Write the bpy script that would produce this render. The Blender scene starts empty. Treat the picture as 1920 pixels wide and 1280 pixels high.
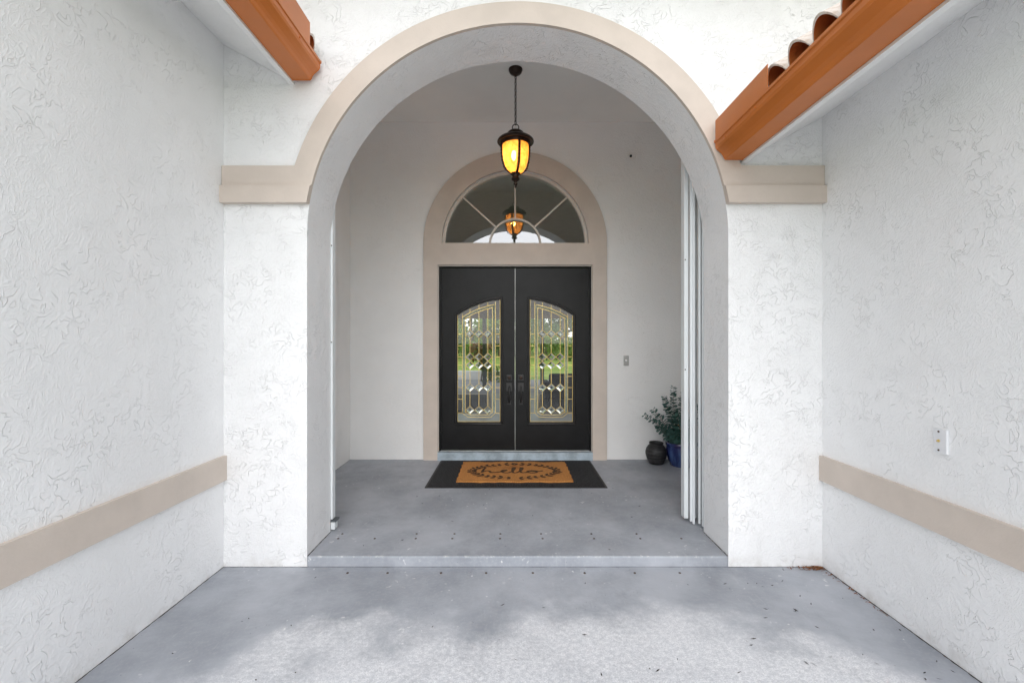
import bpy, bmesh, math, random
from mathutils import Vector, Matrix
R = math.radians
PI = math.pi
rnd = random.Random(7)
scene = bpy.context.scene
col = scene.collection

# ------------------------------------------------------------------ camera
cam_d = bpy.data.cameras.new('camera'); cam = bpy.data.objects.new('camera', cam_d); col.objects.link(cam)
cam_d.sensor_width = 36.0; cam_d.lens = 16.0; cam_d.clip_start = 0.05; cam_d.clip_end = 2000
cam.location = (-0.035, -2.8, 1.385); cam.rotation_euler = (R(90), 0, 0)
scene.camera = cam

# ------------------------------------------------------------------ world, sun, exposure
SUN_EL, SUN_AZ = 42.0, 4.0          # elevation; azimuth: swung from straight behind the camera
world = bpy.data.worlds.new('World'); scene.world = world; world.use_nodes = True
wn, wl = world.node_tree.nodes, world.node_tree.links
wn.clear()
sky = wn.new('ShaderNodeTexSky'); sky.sky_type = 'NISHITA'; sky.sun_disc = False
sky.sun_elevation = R(SUN_EL); sky.sun_rotation = R(180 - SUN_AZ)
sky.air_density = 1.0; sky.dust_density = 1.0; sky.ozone_density = 1.0
hsv = wn.new('ShaderNodeHueSaturation'); hsv.inputs['Saturation'].default_value = 0.25
bg = wn.new('ShaderNodeBackground'); bg.inputs['Strength'].default_value = 0.15
wo = wn.new('ShaderNodeOutputWorld')
wl.new(sky.outputs[0], hsv.inputs['Color']); wl.new(hsv.outputs[0], bg.inputs['Color']); wl.new(bg.outputs[0], wo.inputs['Surface'])
sun_d = bpy.data.lights.new('sun', 'SUN'); sun_d.energy = 0.5; sun_d.angle = R(70); sun_d.color = (1.0, 0.98, 0.955)
sun = bpy.data.objects.new('sun', sun_d); col.objects.link(sun)
d = Vector((-math.sin(R(SUN_AZ)) * math.cos(R(SUN_EL)), -math.cos(R(SUN_AZ)) * math.cos(R(SUN_EL)), math.sin(R(SUN_EL))))
sun.rotation_euler = d.to_track_quat('Z', 'Y').to_euler(); sun.location = d * 30
vs = scene.view_settings
vs.view_transform = 'Standard'; vs.look = 'None'; vs.gamma = 1.0; vs.exposure = 1.0; vs.use_curve_mapping = False
scene.render.engine = 'CYCLES'
cy = scene.cycles
cy.max_bounces = 10; cy.diffuse_bounces = 8; cy.glossy_bounces = 5; cy.transmission_bounces = 8; cy.transparent_max_bounces = 24
cy.use_denoising = True; cy.adaptive_threshold = 0.02; cy.sample_clamp_indirect = 6.0; cy.caustics_reflective = False; cy.caustics_refractive = False

# ------------------------------------------------------------------ object helpers
W = {}
def reg(o, M, parent):
    if parent is not None:
        o.parent = parent
        o.matrix_parent_inverse = W[parent.name].inverted()
    o.matrix_basis = M
    W[o.name] = M.copy()
def tag(o, label=None, cat=None, group=None, kind=None):
    if label: o['label'] = label
    if cat: o['category'] = cat
    if group: o['group'] = group
    if kind: o['kind'] = kind
    return o
def empty(name, loc, label, cat, group=None, kind=None):
    o = bpy.data.objects.new(name, None); col.objects.link(o)
    o.empty_display_size = 0.1
    reg(o, Matrix.Translation(loc), None)
    return tag(o, label, cat, group, kind)
def link(name, me, parent=None, M=None):
    o = bpy.data.objects.new(name, me); col.objects.link(o)
    reg(o, M if M is not None else Matrix.Identity(4), parent)
    return o

class MB:
    """collects geometry in world coordinates"""
    def __init__(s): s.v = []; s.f = []
    def add(s, vs_, fs_):
        n = len(s.v); s.v += [tuple(p) for p in vs_]; s.f += [tuple(i + n for i in f) for f in fs_]; return s
    def box(s, x0, x1, y0, y1, z0, z1):
        return s.add([(x0,y0,z0),(x1,y0,z0),(x1,y1,z0),(x0,y1,z0),(x0,y0,z1),(x1,y0,z1),(x1,y1,z1),(x0,y1,z1)],
              [(0,3,2,1),(4,5,6,7),(0,1,5,4),(1,2,6,5),(2,3,7,6),(3,0,4,7)])
    def hexa(s, p): # 8 points ordered as box
        return s.add(p, [(0,3,2,1),(4,5,6,7),(0,1,5,4),(1,2,6,5),(2,3,7,6),(3,0,4,7)])
    def lathe(s, prof, c=(0,0,0), n=32, caps=True):
        vs_, fs_ = [], []
        for r, z in prof:
            for k in range(n):
                a = 2*PI*k/n; vs_.append((c[0]+r*math.cos(a), c[1]+r*math.sin(a), c[2]+z))
        for i in range(len(prof)-1):
            for k in range(n):
                k2 = (k+1) % n; fs_.append((i*n+k, i*n+k2, (i+1)*n+k2, (i+1)*n+k))
        if caps:
            fs_.append(tuple(range(n-1, -1, -1))); fs_.append(tuple((len(prof)-1)*n+k for k in range(n)))
        return s.add(vs_, fs_)
    def tube(s, pts, rad, n=8, closed=False):
        pts = [Vector(p) for p in pts]; m = len(pts)
        rads = rad if isinstance(rad, (list, tuple)) else [rad]*m
        vs_, fs_ = [], []
        up = Vector((0.13, 0.31, 1)).normalized(); prev = None
        for i, p in enumerate(pts):
            t = (pts[(i+1) % m] - pts[i-1]) if closed else (pts[min(i+1, m-1)] - pts[max(i-1, 0)])
            t.normalize()
            a = (prev - t*prev.dot(t)) if prev is not None else t.cross(up)
            if a.length < 1e-6: a = t.orthogonal()
            a.normalize(); prev = a; b = t.cross(a)
            for k in range(n):
                q = 2*PI*k/n; vs_.append(p + (a*math.cos(q) + b*math.sin(q))*rads[i])
        for i in range(m if closed else m-1):
            j = (i+1) % m
            for k in range(n):
                k2 = (k+1) % n; fs_.append((i*n+k, i*n+k2, j*n+k2, j*n+k))
        if not closed:
            fs_.append(tuple(range(n-1, -1, -1))); fs_.append(tuple((m-1)*n+k for k in range(n)))
        return s.add(vs_, fs_)
    def extrude_y(s, prof, y0, y1, closed=True):
        """profile of (x, z) points swept along y"""
        n = len(prof)
        vs_ = [(x, y0, z) for x, z in prof] + [(x, y1, z) for x, z in prof]
        fs_ = [(i, (i+1) % n, n+(i+1) % n, n+i) for i in range(n if closed else n-1)]
        if closed: fs_ += [tuple(range(n)), tuple(range(2*n-1, n-1, -1))]
        return s.add(vs_, fs_)
    def ribbon(s, pts, w, y, axis='y'):
        """flat line of width w through (a, b) points in a plane; bevelled corners are left out"""
        P = [Vector((p[0], p[1])) for p in pts]
        L, Rr = [], []
        for i, p in enumerate(P):
            t = (P[min(i+1, len(P)-1)] - P[max(i-1, 0)]).normalized(); nrm = Vector((-t.y, t.x))
            ww = w[i] if isinstance(w, (list, tuple)) else w
            L.append(p + nrm*ww/2); Rr.append(p - nrm*ww/2)
        put = (lambda q: (q.x, y, q.y)) if axis == 'y' else (lambda q: (q.x, q.y, y))
        vs_ = [put(q) for q in L] + [put(q) for q in Rr]; n = len(P)
        return s.add(vs_, [(i, n+i, n+i+1, i+1) for i in range(n-1)])
    def mesh(s, name, mat, smooth=None, merge=True, bevel=0):
        me = bpy.data.meshes.new(name); me.from_pydata(s.v, [], s.f)
        bm = bmesh.new(); bm.from_mesh(me)
        if merge: bmesh.ops.remove_doubles(bm, verts=bm.verts, dist=1e-5)
        seen = {}
        for f in bm.faces: seen.setdefault(tuple(sorted(v.index for v in f.verts)), []).append(f)
        dbl = [f for fs in seen.values() if len(fs) > 1 for f in fs]
        if dbl: bmesh.ops.delete(bm, geom=dbl, context='FACES')
        if merge: bmesh.ops.recalc_face_normals(bm, faces=bm.faces)
        if bevel: bmesh.ops.bevel(bm, geom=[e for e in bm.edges if len(e.link_faces) == 2 and e.calc_face_angle(0) > 0.6], offset=bevel, segments=2, profile=0.6, affect='EDGES', clamp_overlap=True)
        if smooth:
            for f in bm.faces: f.smooth = True
            for e in bm.edges:
                if len(e.link_faces) == 2 and e.calc_face_angle(0) > smooth: e.smooth = False
        bm.to_mesh(me); bm.free()
        for m in (mat if isinstance(mat, (list, tuple)) else [mat]): me.materials.append(m)
        return me
    def build(s, name, mat, parent=None, smooth=None, merge=True, bevel=0):
        return link(name, s.mesh(name, mat, smooth, merge, bevel), parent)

def slab(mb, xs, fn, y0, y1):
    """upright slab: for each strip between two x values, fn gives solid (z0a, z1a, z0b, z1b) spans"""
    for a, b in zip(xs, xs[1:]):
        for z0a, z1a, z0b, z1b in fn(a, b):
            if z1a - z0a < 1e-6 and z1b - z0b < 1e-6: continue
            mb.hexa([(a,y0,z0a),(b,y0,z0b),(b,y1,z0b),(a,y1,z0a),(a,y0,z1a),(b,y0,z1b),(b,y1,z1b),(a,y1,z1a)])
    return mb
def circ(x, r, zc): return zc + math.sqrt(max(r*r - x*x, 0.0))
def arcx(r, n=96): return [-r*math.cos(PI*k/n) for k in range(n+1)]
def uniq(xs):
    xs = sorted(xs); o = [xs[0]]
    for x in xs[1:]:
        if x - o[-1] > 1e-5: o.append(x)
    return o

# ------------------------------------------------------------------ material helpers
def mat(name):
    m = bpy.data.materials.new(name); m.use_nodes = True
    nt = m.node_tree; b = nt.nodes['Principled BSDF']
    return m, nt, b
class NT:
    def __init__(s, nt): s.nt = nt; s.n = nt.nodes; s.l = nt.links; s.co = None
    def coord(s):
        if s.co is None: s.co = s.n.new('ShaderNodeTexCoord').outputs['Object']
        return s.co
    def noise(s, scale, detail=3, rough=0.5, dist=0.0, vec=None, dims='3D', out='Fac', w=None):
        n = s.n.new('ShaderNodeTexNoise'); n.inputs['Scale'].default_value = scale; n.inputs['Detail'].default_value = detail
        n.inputs['Roughness'].default_value = rough; n.inputs['Distortion'].default_value = 0.0
        s.l.new(vec if vec is not None else s.coord(), n.inputs['Vector']); return n.outputs[out]
    def voro(s, scale, feature='F1', vec=None, rnd_=1.0, out='Distance'):
        n = s.n.new('ShaderNodeTexVoronoi'); n.feature = feature; n.inputs['Scale'].default_value = scale; n.inputs['Randomness'].default_value = rnd_
        s.l.new(vec if vec is not None else s.coord(), n.inputs['Vector']); return n.outputs[out]
    def math(s, op, a, b=None, c=None, clamp=False):
        n = s.n.new('ShaderNodeMath'); n.operation = op; n.use_clamp = clamp
        for i, q in enumerate((a, b, c)):
            if q is None: continue
            if isinstance(q, (int, float)): n.inputs[i].default_value = q
            else: s.l.new(q, n.inputs[i])
        return n.outputs[0]
    def map(s, v, a, b, c=0.0, d_=1.0, smooth=True):
        n = s.n.new('ShaderNodeMapRange'); n.interpolation_type = 'SMOOTHSTEP' if smooth else 'LINEAR'
        s.l.new(v, n.inputs[0])
        for i, q in enumerate((a, b, c, d_)): n.inputs[i+1].default_value = q
        return n.outputs[0]
    def mix(s, f, a, b, mode='MIX'):
        n = s.n.new('ShaderNodeMix'); n.data_type = 'RGBA'; n.blend_type = mode
        if isinstance(f, (int, float)): n.inputs[0].default_value = f
        else: s.l.new(f, n.inputs[0])
        for i, q in ((6, a), (7, b)):
            if isinstance(q, tuple): n.inputs[i].default_value = (*q, 1)
            else: s.l.new(q, n.inputs[i])
        return n.outputs[2]
    def scale(s, v, sc, rot=(0,0,0), loc=(0,0,0)):
        n = s.n.new('ShaderNodeMapping'); s.l.new(v, n.inputs[0]); n.inputs['Scale'].default_value = sc; n.inputs['Rotation'].default_value = rot; n.inputs['Location'].default_value = loc
        return n.outputs[0]
    def warp(s, v, scale, amt):
        c = s.noise(scale, 0, vec=v, out='Color')
        a = s.n.new('ShaderNodeVectorMath'); a.operation = 'SUBTRACT'; s.l.new(c, a.inputs[0]); a.inputs[1].default_value = (.5,.5,.5)
        b = s.n.new('ShaderNodeVectorMath'); b.operation = 'MULTIPLY_ADD'; s.l.new(a.outputs[0], b.inputs[0]); b.inputs[1].default_value = (amt,)*3; s.l.new(v, b.inputs[2])
        return b.outputs[0]
    def sep(s, v):
        n = s.n.new('ShaderNodeSeparateXYZ'); s.l.new(v, n.inputs[0]); return n.outputs
    def bump(s, h, dist, strength=1.0, bevel=0.0, normal=None):
        n = s.n.new('ShaderNodeBump'); n.inputs['Distance'].default_value = dist; n.inputs['Strength'].default_value = strength
        s.l.new(h, n.inputs['Height'])
        if normal is not None: s.l.new(normal, n.inputs['Normal'])
        return n.outputs[0]
def simple(name, c, rough=0.5, metal=0.0, var=0.12, vscale=6.0, bump=0.0, bscale=60.0, bevel=0.0, spec=0.5):
    m, nt, b = mat(name); t = NT(nt)
    v = t.noise(vscale, 4, 0.6)
    b.inputs['Roughness'].default_value = rough; b.inputs['Metallic'].default_value = metal
    b.inputs['Specular IOR Level'].default_value = spec
    nt.links.new(t.mix(t.map(v, .3, .7), tuple(q*(1-var) for q in c), tuple(min(1, q*(1+var)) for q in c)), b.inputs['Base Color'])
    if bump or bevel: nt.links.new(t.bump(t.noise(bscale, 3), bump, bevel=bevel), b.inputs['Normal'])
    return m

def stucco(name, c, amp=1.0, seed=0.0, density=0.0):
    """trowelled stucco: curled ridges in patches over a lightly sanded ground"""
    m, nt, b = mat(name); t = NT(nt)
    co = t.scale(t.coord(), (1, 1, 1), loc=(seed, seed*1.7, seed*.3))
    wv = t.warp(co, 12.0, 0.055)
    e1 = t.math('SUBTRACT', t.noise(23.0, 1.6, 0.6, 0, wv), 0.5)
    r1 = t.map(t.math('ABSOLUTE', e1), 0.0, 0.026, 1, 0)
    step = t.map(e1, -.012, .012)                               # trowel lip: one side of the ridge stands a little higher
    patch = t.noise(3.4, 1.5, 0.6, 0, co)
    k1 = t.map(patch, .40 - density, .62 - density)
    n2 = t.noise(52.0, 1.0, 0.5, 0, wv)
    gap = t.map(t.noise(14.0, 1.0, 0.5, 0, co), .36, .58)
    h = t.math('MULTIPLY', t.math('MULTIPLY_ADD', step, .25, r1), t.math('MULTIPLY', k1, gap))
    r2 = t.map(t.math('ABSOLUTE', t.math('SUBTRACT', n2, 0.51)), 0.0, 0.06, 1, 0)
    k2 = t.map(patch, .58 + density, .46 + density)
    h = t.math('MULTIPLY_ADD', t.math('MULTIPLY', r2, k2), .34, h)
    h = t.math('MULTIPLY_ADD', t.noise(44.0, 2.0, 0.62, 0, wv), 1.25, h)
    h = t.math('MULTIPLY_ADD', patch, .8, h)
    nt.links.new(t.bump(h, 0.0019*amp), b.inputs['Normal'])
    v = t.noise(1.3, 3, 0.65, 0.3, co)
    cc = t.mix(t.map(v, .3, .72), tuple(q*.945 for q in c), c)
    spk = t.math('MULTIPLY', t.map(t.voro(7.0, vec=co), 0.012, 0.028, 1, 0), t.map(t.noise(3.3, 2, vec=co), .52, .6))
    cc = t.mix(t.math('MULTIPLY', spk, .8), cc, (.14, .12, .10))
    z = t.sep(t.coord())[2]                                    # splash dirt along the foot of the wall
    foot = t.math('MULTIPLY', t.map(z, 0.0, 0.10, 1, 0), t.map(t.noise(9, 4, .7), .4, .75))
    cc = t.mix(t.math('MULTIPLY', foot, .45), cc, (.42, .38, .33))
    nt.links.new(cc, b.inputs['Base Color'])
    b.inputs['Roughness'].default_value = 0.62; b.inputs['Specular IOR Level'].default_value = 0.35
    return m

WHITE = (.86, .86, .86)
M = {}
M['stucco'] = stucco('white_stucco', WHITE, 1.4, 0.0, .05)
M['stucco_wing'] = stucco('white_stucco_wing', WHITE, 1.2, 3.1, .02)
M['stucco_porch'] = stucco('white_stucco_porch', (.86, .855, .84), .9, 8.4, -.02)
M['ceiling'] = stucco('ceiling_paint', (.85, .845, .82), .35, 12.0, -.05)
M['trim'] = simple('taupe_trim_paint', (.60, .525, .46), .55, var=.05, vscale=3.5, bump=.0009, bscale=70, bevel=.004, spec=.35)
M['white_paint'] = simple('white_paint', (.80, .80, .79), .45, var=.03, bump=.0004, bscale=50, bevel=.002)
M['window_paint'] = simple('window_frame_paint', (.62, .57, .51), .45, var=.06, bump=.0005, bscale=80)
M['alu'] = simple('white_aluminium', (.76, .79, .80), .32, var=.04, vscale=2)
M['alu_grey'] = simple('grey_rubber', (.10, .11, .12), .6)
M['gutter'] = simple('terracotta_gutter', (.54, .155, .026), .36, var=.07, vscale=2.2, bump=.0006, bscale=5, spec=.5)
M['door'] = simple('black_door_paint', (.006, .006, .0065), .36, var=.3, vscale=5, bump=.0010, bscale=22, spec=.22)
M['iron'] = simple('black_iron', (.012, .011, .011), .35, var=.2, bump=.0005)
M['bronze'] = simple('bronze_metal', (.035, .020, .014), .34, .6, var=.3, vscale=30, bump=.0012, bscale=70)
M['brass'] = simple('brass_came', (.76, .56, .20), .4, .6, var=.15)
M['chrome'] = simple('steel_strip', (.62, .62, .60), .35, .8)
M['tan'] = simple('foyer_paint', (.70, .66, .58), .7, var=.05)
M['foyer_dark'] = simple('foyer_ceiling_paint', (.62, .62, .55), .8, var=.05)
M['wood_ceiling'] = simple('lanai_wood', (.30, .18, .09), .6, var=.3, vscale=4)
M['hole'] = simple('dark_hole', (.01, .01, .01), .9)
M['rust'] = simple('rusty_screw', (.09, .06, .04), .6)

def floor_mat(name, worn):
    m, nt, b = mat(name); t = NT(nt); co = t.coord()
    base = t.mix(t.map(t.noise(1.7, 6, .62, .3), .32, .70), (.270, .288, .320), (.405, .424, .462))
    # darker scuffs and damp-looking stains
    st = t.math('MULTIPLY', t.map(t.noise(3.2, 5, .7, .8, t.scale(co, (1, .6, 1), loc=(4, 2, 0))), .53, .74), .34)
    base = t.mix(st, base, (.16, .175, .20))
    fine = t.noise(55, 4, .7)
    base = t.mix(t.math('MULTIPLY', t.map(fine, .45, .72), .22), base, (.46, .475, .50))
    # long drag marks
    sc = t.map(t.noise(5, 3, .6, .2, t.scale(co, (9, 1.2, 1), rot=(0, 0, .5))), .62, .72)
    base = t.mix(t.math('MULTIPLY', sc, .16), base, (.52, .53, .55))
    # flakes of lost paint
    cell = t.voro(17.0, vec=t.warp(co, 30, .05)); pick = t.map(t.noise(2.1, 3, .6, 0, t.scale(co, (1, 1, 1), loc=(1.5, 6, 0))), .47, .62)
    flake = t.math('MULTIPLY', t.map(cell, .10, .20, 1, 0), pick)
    flake = t.math('MULTIPLY', flake, t.map(t.noise(26, 2), .45, .55))
    base = t.mix(t.math('MULTIPLY', flake, .85), base, (.70, .70, .69))
    # grit
    grit = t.math('MULTIPLY', t.map(t.voro(34.0), .05, .09, 1, 0), t.map(t.noise(6, 2), .52, .62))
    base = t.mix(t.math('MULTIPLY', grit, .75), base, (.06, .055, .05))
    rough = t.map(t.noise(4, 4, .6), .3, .7, .42, .68)
    h = t.math('MULTIPLY_ADD', t.noise(120, 3, .7), .5, t.noise(9, 4, .6))
    s = t.sep(co)
    if not worn:                                            # paint chipped off the nose of the step
        nose = t.math('MULTIPLY', t.map(s[1], 0.0, .020, 1, 0), t.map(s[2], .052, .064))
        chip = t.math('MULTIPLY', nose, t.map(t.noise(17, 5, .8, .2), .50, .68))
        base = t.mix(chip, base, (.62, .62, .61))
    if worn:
        # the paint has worn off the slab out in the open court: an edge wandering across it
        edge = t.math('MULTIPLY_ADD', t.noise(1.15, 4, .58, .3, t.scale(co, (1, 1, 1), loc=(2.3, .4, 0))), -1.25, s[1])
        wx = t.math('POWER', t.math('ABSOLUTE', t.math('DIVIDE', t.math('SUBTRACT', s[0], .22), 1.45)), 3.0)
        edge = t.math('MULTIPLY_ADD', wx, .45, edge)
        wear = t.map(edge, -1.40, -.82, 1, 0, False)
        cloud = t.noise(3.6, 9, .70, .3)
        wear = t.map(t.math('MULTIPLY_ADD', t.math('SUBTRACT', cloud, .5), 1.7, wear), .20, 1.05)
        wear = t.math('MULTIPLY', wear, t.map(t.noise(45, 5, .75), .34, .66, .45, .95))
        grain = t.mix(t.map(t.noise(170, 2, .7), .30, .70), (.58, .585, .60), (.84, .845, .86))
        base = t.mix(wear, base, grain)
        h = t.math('MULTIPLY_ADD', wear, -.5, h)
    nt.links.new(base, b.inputs['Base Color']); nt.links.new(rough, b.inputs['Roughness'])
    b.inputs['Specular IOR Level'].default_value = .4
    nt.links.new(t.bump(h, .0016, bevel=.008), b.inputs['Normal'])
    return m
M['porch_floor'] = floor_mat('painted_porch_concrete', False)
M['patio'] = floor_mat('painted_patio_concrete', True)

def glass_mat(name, refl, tint, rough=.01, wav=0.0, wscale=6):
    m, nt, b = mat(name); t = NT(nt); nt.nodes.remove(b)
    tr = nt.nodes.new('ShaderNodeBsdfTransparent'); tr.inputs[0].default_value = (*tint, 1)
    gl = nt.nodes.new('ShaderNodeBsdfGlossy'); gl.inputs['Roughness'].default_value = rough; gl.inputs['Color'].default_value = (.97, .98, 1, 1)
    mx = nt.nodes.new('ShaderNodeMixShader'); lw = nt.nodes.new('ShaderNodeLayerWeight'); lw.inputs['Blend'].default_value = .25
    nt.links.new(t.map(lw.outputs['Fresnel'], 0, 1, refl, 1.0, False), mx.inputs[0])
    nt.links.new(tr.outputs[0], mx.inputs[1]); nt.links.new(gl.outputs[0], mx.inputs[2])
    nt.links.new(mx.outputs[0], nt.nodes['Material Output'].inputs['Surface'])
    if wav: nt.links.new(t.bump(t.noise(wscale, 2), wav), gl.inputs['Normal'])
    return m
M['glass'] = glass_mat('clear_door_glass', .03, (.95, .97, .95))
M['fan_glass'] = glass_mat('fanlight_glass', .20, (.78, .82, .74))
def frosted():
    m, nt, b = mat('frosted_glass'); t = NT(nt)
    b.inputs['Base Color'].default_value = (.60, .68, .60, 1); b.inputs['Roughness'].default_value = .25
    tr = nt.nodes.new('ShaderNodeBsdfTransparent'); tr.inputs[0].default_value = (.9, .96, .9, 1)
    tl = nt.nodes.new('ShaderNodeBsdfTranslucent'); tl.inputs[0].default_value = (.75, .85, .75, 1)
    m1 = nt.nodes.new('ShaderNodeMixShader'); m2 = nt.nodes.new('ShaderNodeMixShader')
    m1.inputs[0].default_value = .55
    nt.links.new(b.outputs[0], m1.inputs[1]); nt.links.new(tl.outputs[0], m1.inputs[2])
    nt.links.new(t.map(t.noise(160, 2), .4, .6, .18, .6), m2.inputs[0])
    nt.links.new(m1.outputs[0], m2.inputs[1]); nt.links.new(tr.outputs[0], m2.inputs[2])
    nt.links.new(m2.outputs[0], nt.nodes['Material Output'].inputs['Surface'])
    return m
M['frosted'] = frosted()
m, nt, b = mat('bevelled_glass'); b.inputs['Base Color'].default_value = (.93, .97, .94, 1); b.inputs['Roughness'].default_value = .0
b.inputs['Transmission Weight'].default_value = 1.0; b.inputs['IOR'].default_value = 1.45; M['bevel_glass'] = m

# ------------------------------------------------------------------ levels and sizes (metres)
LX, RX = -1.81, 1.875            # wing wall faces
T = 0.36                         # thickness of the arched wall
YB = 2.29                        # face of the porch back wall
ZP = 0.065                       # porch floor
AR, AZ = 1.296, 2.031            # arch radius and spring height
PLX, PRX = -1.845, 2.12          # porch side walls

# ------------------------------------------------------------------ ground
def lawn_mat():
    m, nt, b = mat('lawn'); t = NT(nt)
    nt.links.new(t.mix(t.map(t.noise(.35, 5, .6), .35, .65), (.16, .26, .035), (.33, .40, .07)), b.inputs['Base Color'])
    b.inputs['Roughness'].default_value = .9
    nt.links.new(t.bump(t.noise(30, 3), .03), b.inputs['Normal']); return m
M['lawn'] = lawn_mat()
tag(MB().add([(-300,-300,-.06),(300,-300,-.06),(300,400,-.06),(-300,400,-.06)], [(0,1,2,3)]).build('ground', M['lawn']),
    'wide green lawn around the house, seen through the door glass', 'ground', kind='structure')
M['driveway'] = simple('driveway_concrete', (.62, .62, .61), .8, var=.15, vscale=1.2, bump=.002, bscale=30)  # unseen ground behind the camera, added pale to bounce light into the porch
tag(MB().box(-9, 9, -14, -2.905, -.2, -.02).build('driveway', M['driveway']), 'unseen concrete driveway behind the camera, added pale to bounce light into the court', 'driveway', kind='structure')
tag(MB().box(-2.2, 2.3, -2.9, 0.02, -.2, 0).build('patio_floor', M['patio']),
    'grey painted patio slab between the wing walls, worn to bare white concrete', 'floor', kind='structure')
pf = MB()
fp = [(-AR, 0), (AR, 0), (AR, T), (PRX+.1, T), (PRX+.1, YB+.02), (PLX-.1, YB+.02), (PLX-.1, T), (-AR, T)]
pf.add([(x, y, -.2) for x, y in fp] + [(x, y, ZP) for x, y in fp], [tuple(range(7, -1, -1)), tuple(range(8, 16))] + [(i, (i+1) % 8, 8+(i+1) % 8, 8+i) for i in range(8)])
tag(pf.build('porch_floor', M['porch_floor'], bevel=.008), 'raised grey painted porch slab with a low step under the arch', 'floor', kind='structure')

# ------------------------------------------------------------------ arched front wall
AX = arcx(AR, 128)
def arch_wall(a, b):
    lo = lambda x: circ(x, AR, AZ) if abs(x) <= AR + 1e-6 else -.1
    m_ = (a + b) / 2
    if abs(m_) > AR: return [(-.1, 4.0, -.1, 4.0)]
    return [(circ(a, AR, AZ), 4.0, circ(b, AR, AZ), 4.0)]
fw = empty('arched_wall', (0, 0, 0), 'white stucco front wall with a tall round-headed arch opening to the porch', 'wall', kind='thing')
slab(MB(), uniq([-2.2, 2.3] + AX), arch_wall, 0, T).build('wall', M['stucco'], fw)
# moulded trim: ring with its shoulders, then a proud board under each shoulder
RO, Z0, Z1, Z2 = 1.427, 2.228, 2.332, 2.457
xc = math.sqrt(RO*RO - (Z2-AZ)**2)
def ring(a, b):
    out = []
    lo = lambda x: max(Z1, circ(x, AR, AZ)) if abs(x) < AR else Z1
    hi_c = lambda x: circ(x, RO, AZ)
    if abs((a+b)/2) > xc: return [(lo(a), Z2, lo(b), Z2)]
    return [(lo(a), hi_c(a), lo(b), hi_c(b))]
xs = uniq([LX+.003, RX-.003, -xc, xc] + AX + [x for x in arcx(RO, 128) if abs(x) < xc])
slab(MB(), xs, ring, -.024, -.0005).build('arch_trim', M['trim'], fw)
for s, xe in ((-1, LX), (1, RX)):
    e = math.sqrt(AR*AR - (Z1-AZ)**2)
    pts = uniq([xe, s*AR, s*e] + [s*math.sqrt(AR*AR - (Z0 + (Z1-Z0)*k/10 - AZ)**2) for k in range(11)])
    def brd(a, b):
        lo = lambda x: min(Z1, max(Z0, circ(x, AR, AZ))) if abs(x) < AR else Z0
        return [(lo(a), Z1-.0005, lo(b), Z1-.0005)]
    slab(MB(), pts, brd, -.042, -.0006).build('trim_board', M['trim'], fw)

# ------------------------------------------------------------------ wing walls with dado bands
YE = -1.75
for s, xw, lab in ((-1, LX, 'white stucco wing wall without a socket, joined to the arched wall'), (1, RX, 'white stucco wing wall carrying the small white socket box')):
    o = empty('wing_wall', (xw, YE/2, 0), lab, 'wall', kind='thing')
    x0, x1 = (xw-.2, xw) if s < 0 else (xw, xw+.2)
    top = 3.36 if s < 0 else 2.80
    MB().box(x0, x1, YE, -.0005, -.1, top).build('wall', M['stucco_wing'], o)
    bx = (xw, xw+.022) if s < 0 else (xw-.022, xw)
    MB().box(bx[0], bx[1], YE, -.0008, .535, .685).build('band', M['trim'], o)

for s, lab in ((-1, 'long white stucco facade returning from the higher eave'), (1, 'long white stucco facade returning from the lower eave')):
    x0, x1 = (-8, LX-.201) if s < 0 else (RX+.201, 8)
    tag(MB().box(x0, x1, YE, YE+.2, -.2, 2.80 if s > 0 else 3.36).build('facade_wall', M['stucco_wing']), lab, 'wall', kind='thing')

# ------------------------------------------------------------------ porch shell
for s, xw, lab in ((-1, PLX, 'plain pale porch side wall behind the pier with the bare shutter track'), (1, PRX, 'pale porch side wall beside the blue plant pot, behind the folded shutter')):
    x0, x1 = (xw-.2, xw) if s < 0 else (xw, xw+.2)
    tag(MB().box(x0, x1, T+.0005, YB-.0005, -.1, 4.0).build('porch_side_wall', M['stucco_porch']), lab, 'wall', kind='thing')
pc = MB(); z0, z1 = 3.835, 3.835
pc.hexa([(PLX,T+.001,z0),(PRX,T+.001,z0),(PRX,YB-.001,z1),(PLX,YB-.001,z1),(PLX,T+.001,z0+.1),(PRX,T+.001,z0+.1),(PRX,YB-.001,z1+.1),(PLX,YB-.001,z1+.1)])
tag(pc.build('porch_ceiling', M['ceiling']), 'pale plastered ceiling over the porch', 'ceiling', kind='structure')

# back wall with a door hole and a half-round window hole
DZ, DW, FZ, FR, SO = 2.239, .862, 2.478, .818, 1.021
FX = arcx(FR, 72)
def back_wall(a, b):
    mid = abs(a+b)/2
    if mid > DW: return [(-.1, 4.1, -.1, 4.1)]
    if mid > FR: return [(DZ, 4.1, DZ, 4.1)]
    return [(DZ, FZ, DZ, FZ), (circ(a, FR, FZ), 4.1, circ(b, FR, FZ), 4.1)]
bw = empty('porch_back_wall', (0, YB, ZP), 'pale porch back wall framing the black double door with taupe surround', 'wall', kind='thing')
slab(MB(), uniq([-2.8, 2.8, -DW, DW] + FX), back_wall, YB, YB+.2).build('wall', M['stucco_porch'], bw)
def surround(a, b):
    mid = abs(a+b)/2
    top = lambda x: circ(x, SO, FZ)
    if mid > DW: return [(ZP-.01, top(a), ZP-.01, top(b))]
    if mid > FR: return [(DZ, top(a), DZ, top(b))]
    return [(DZ, FZ, DZ, FZ), (circ(a, FR, FZ), top(a), circ(b, FR, FZ), top(b))]
slab(MB(), uniq(FX + [-DW, DW] + arcx(SO, 72)), surround, YB-.028, YB-.0005).build('door_surround', M['trim'], bw)

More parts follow.
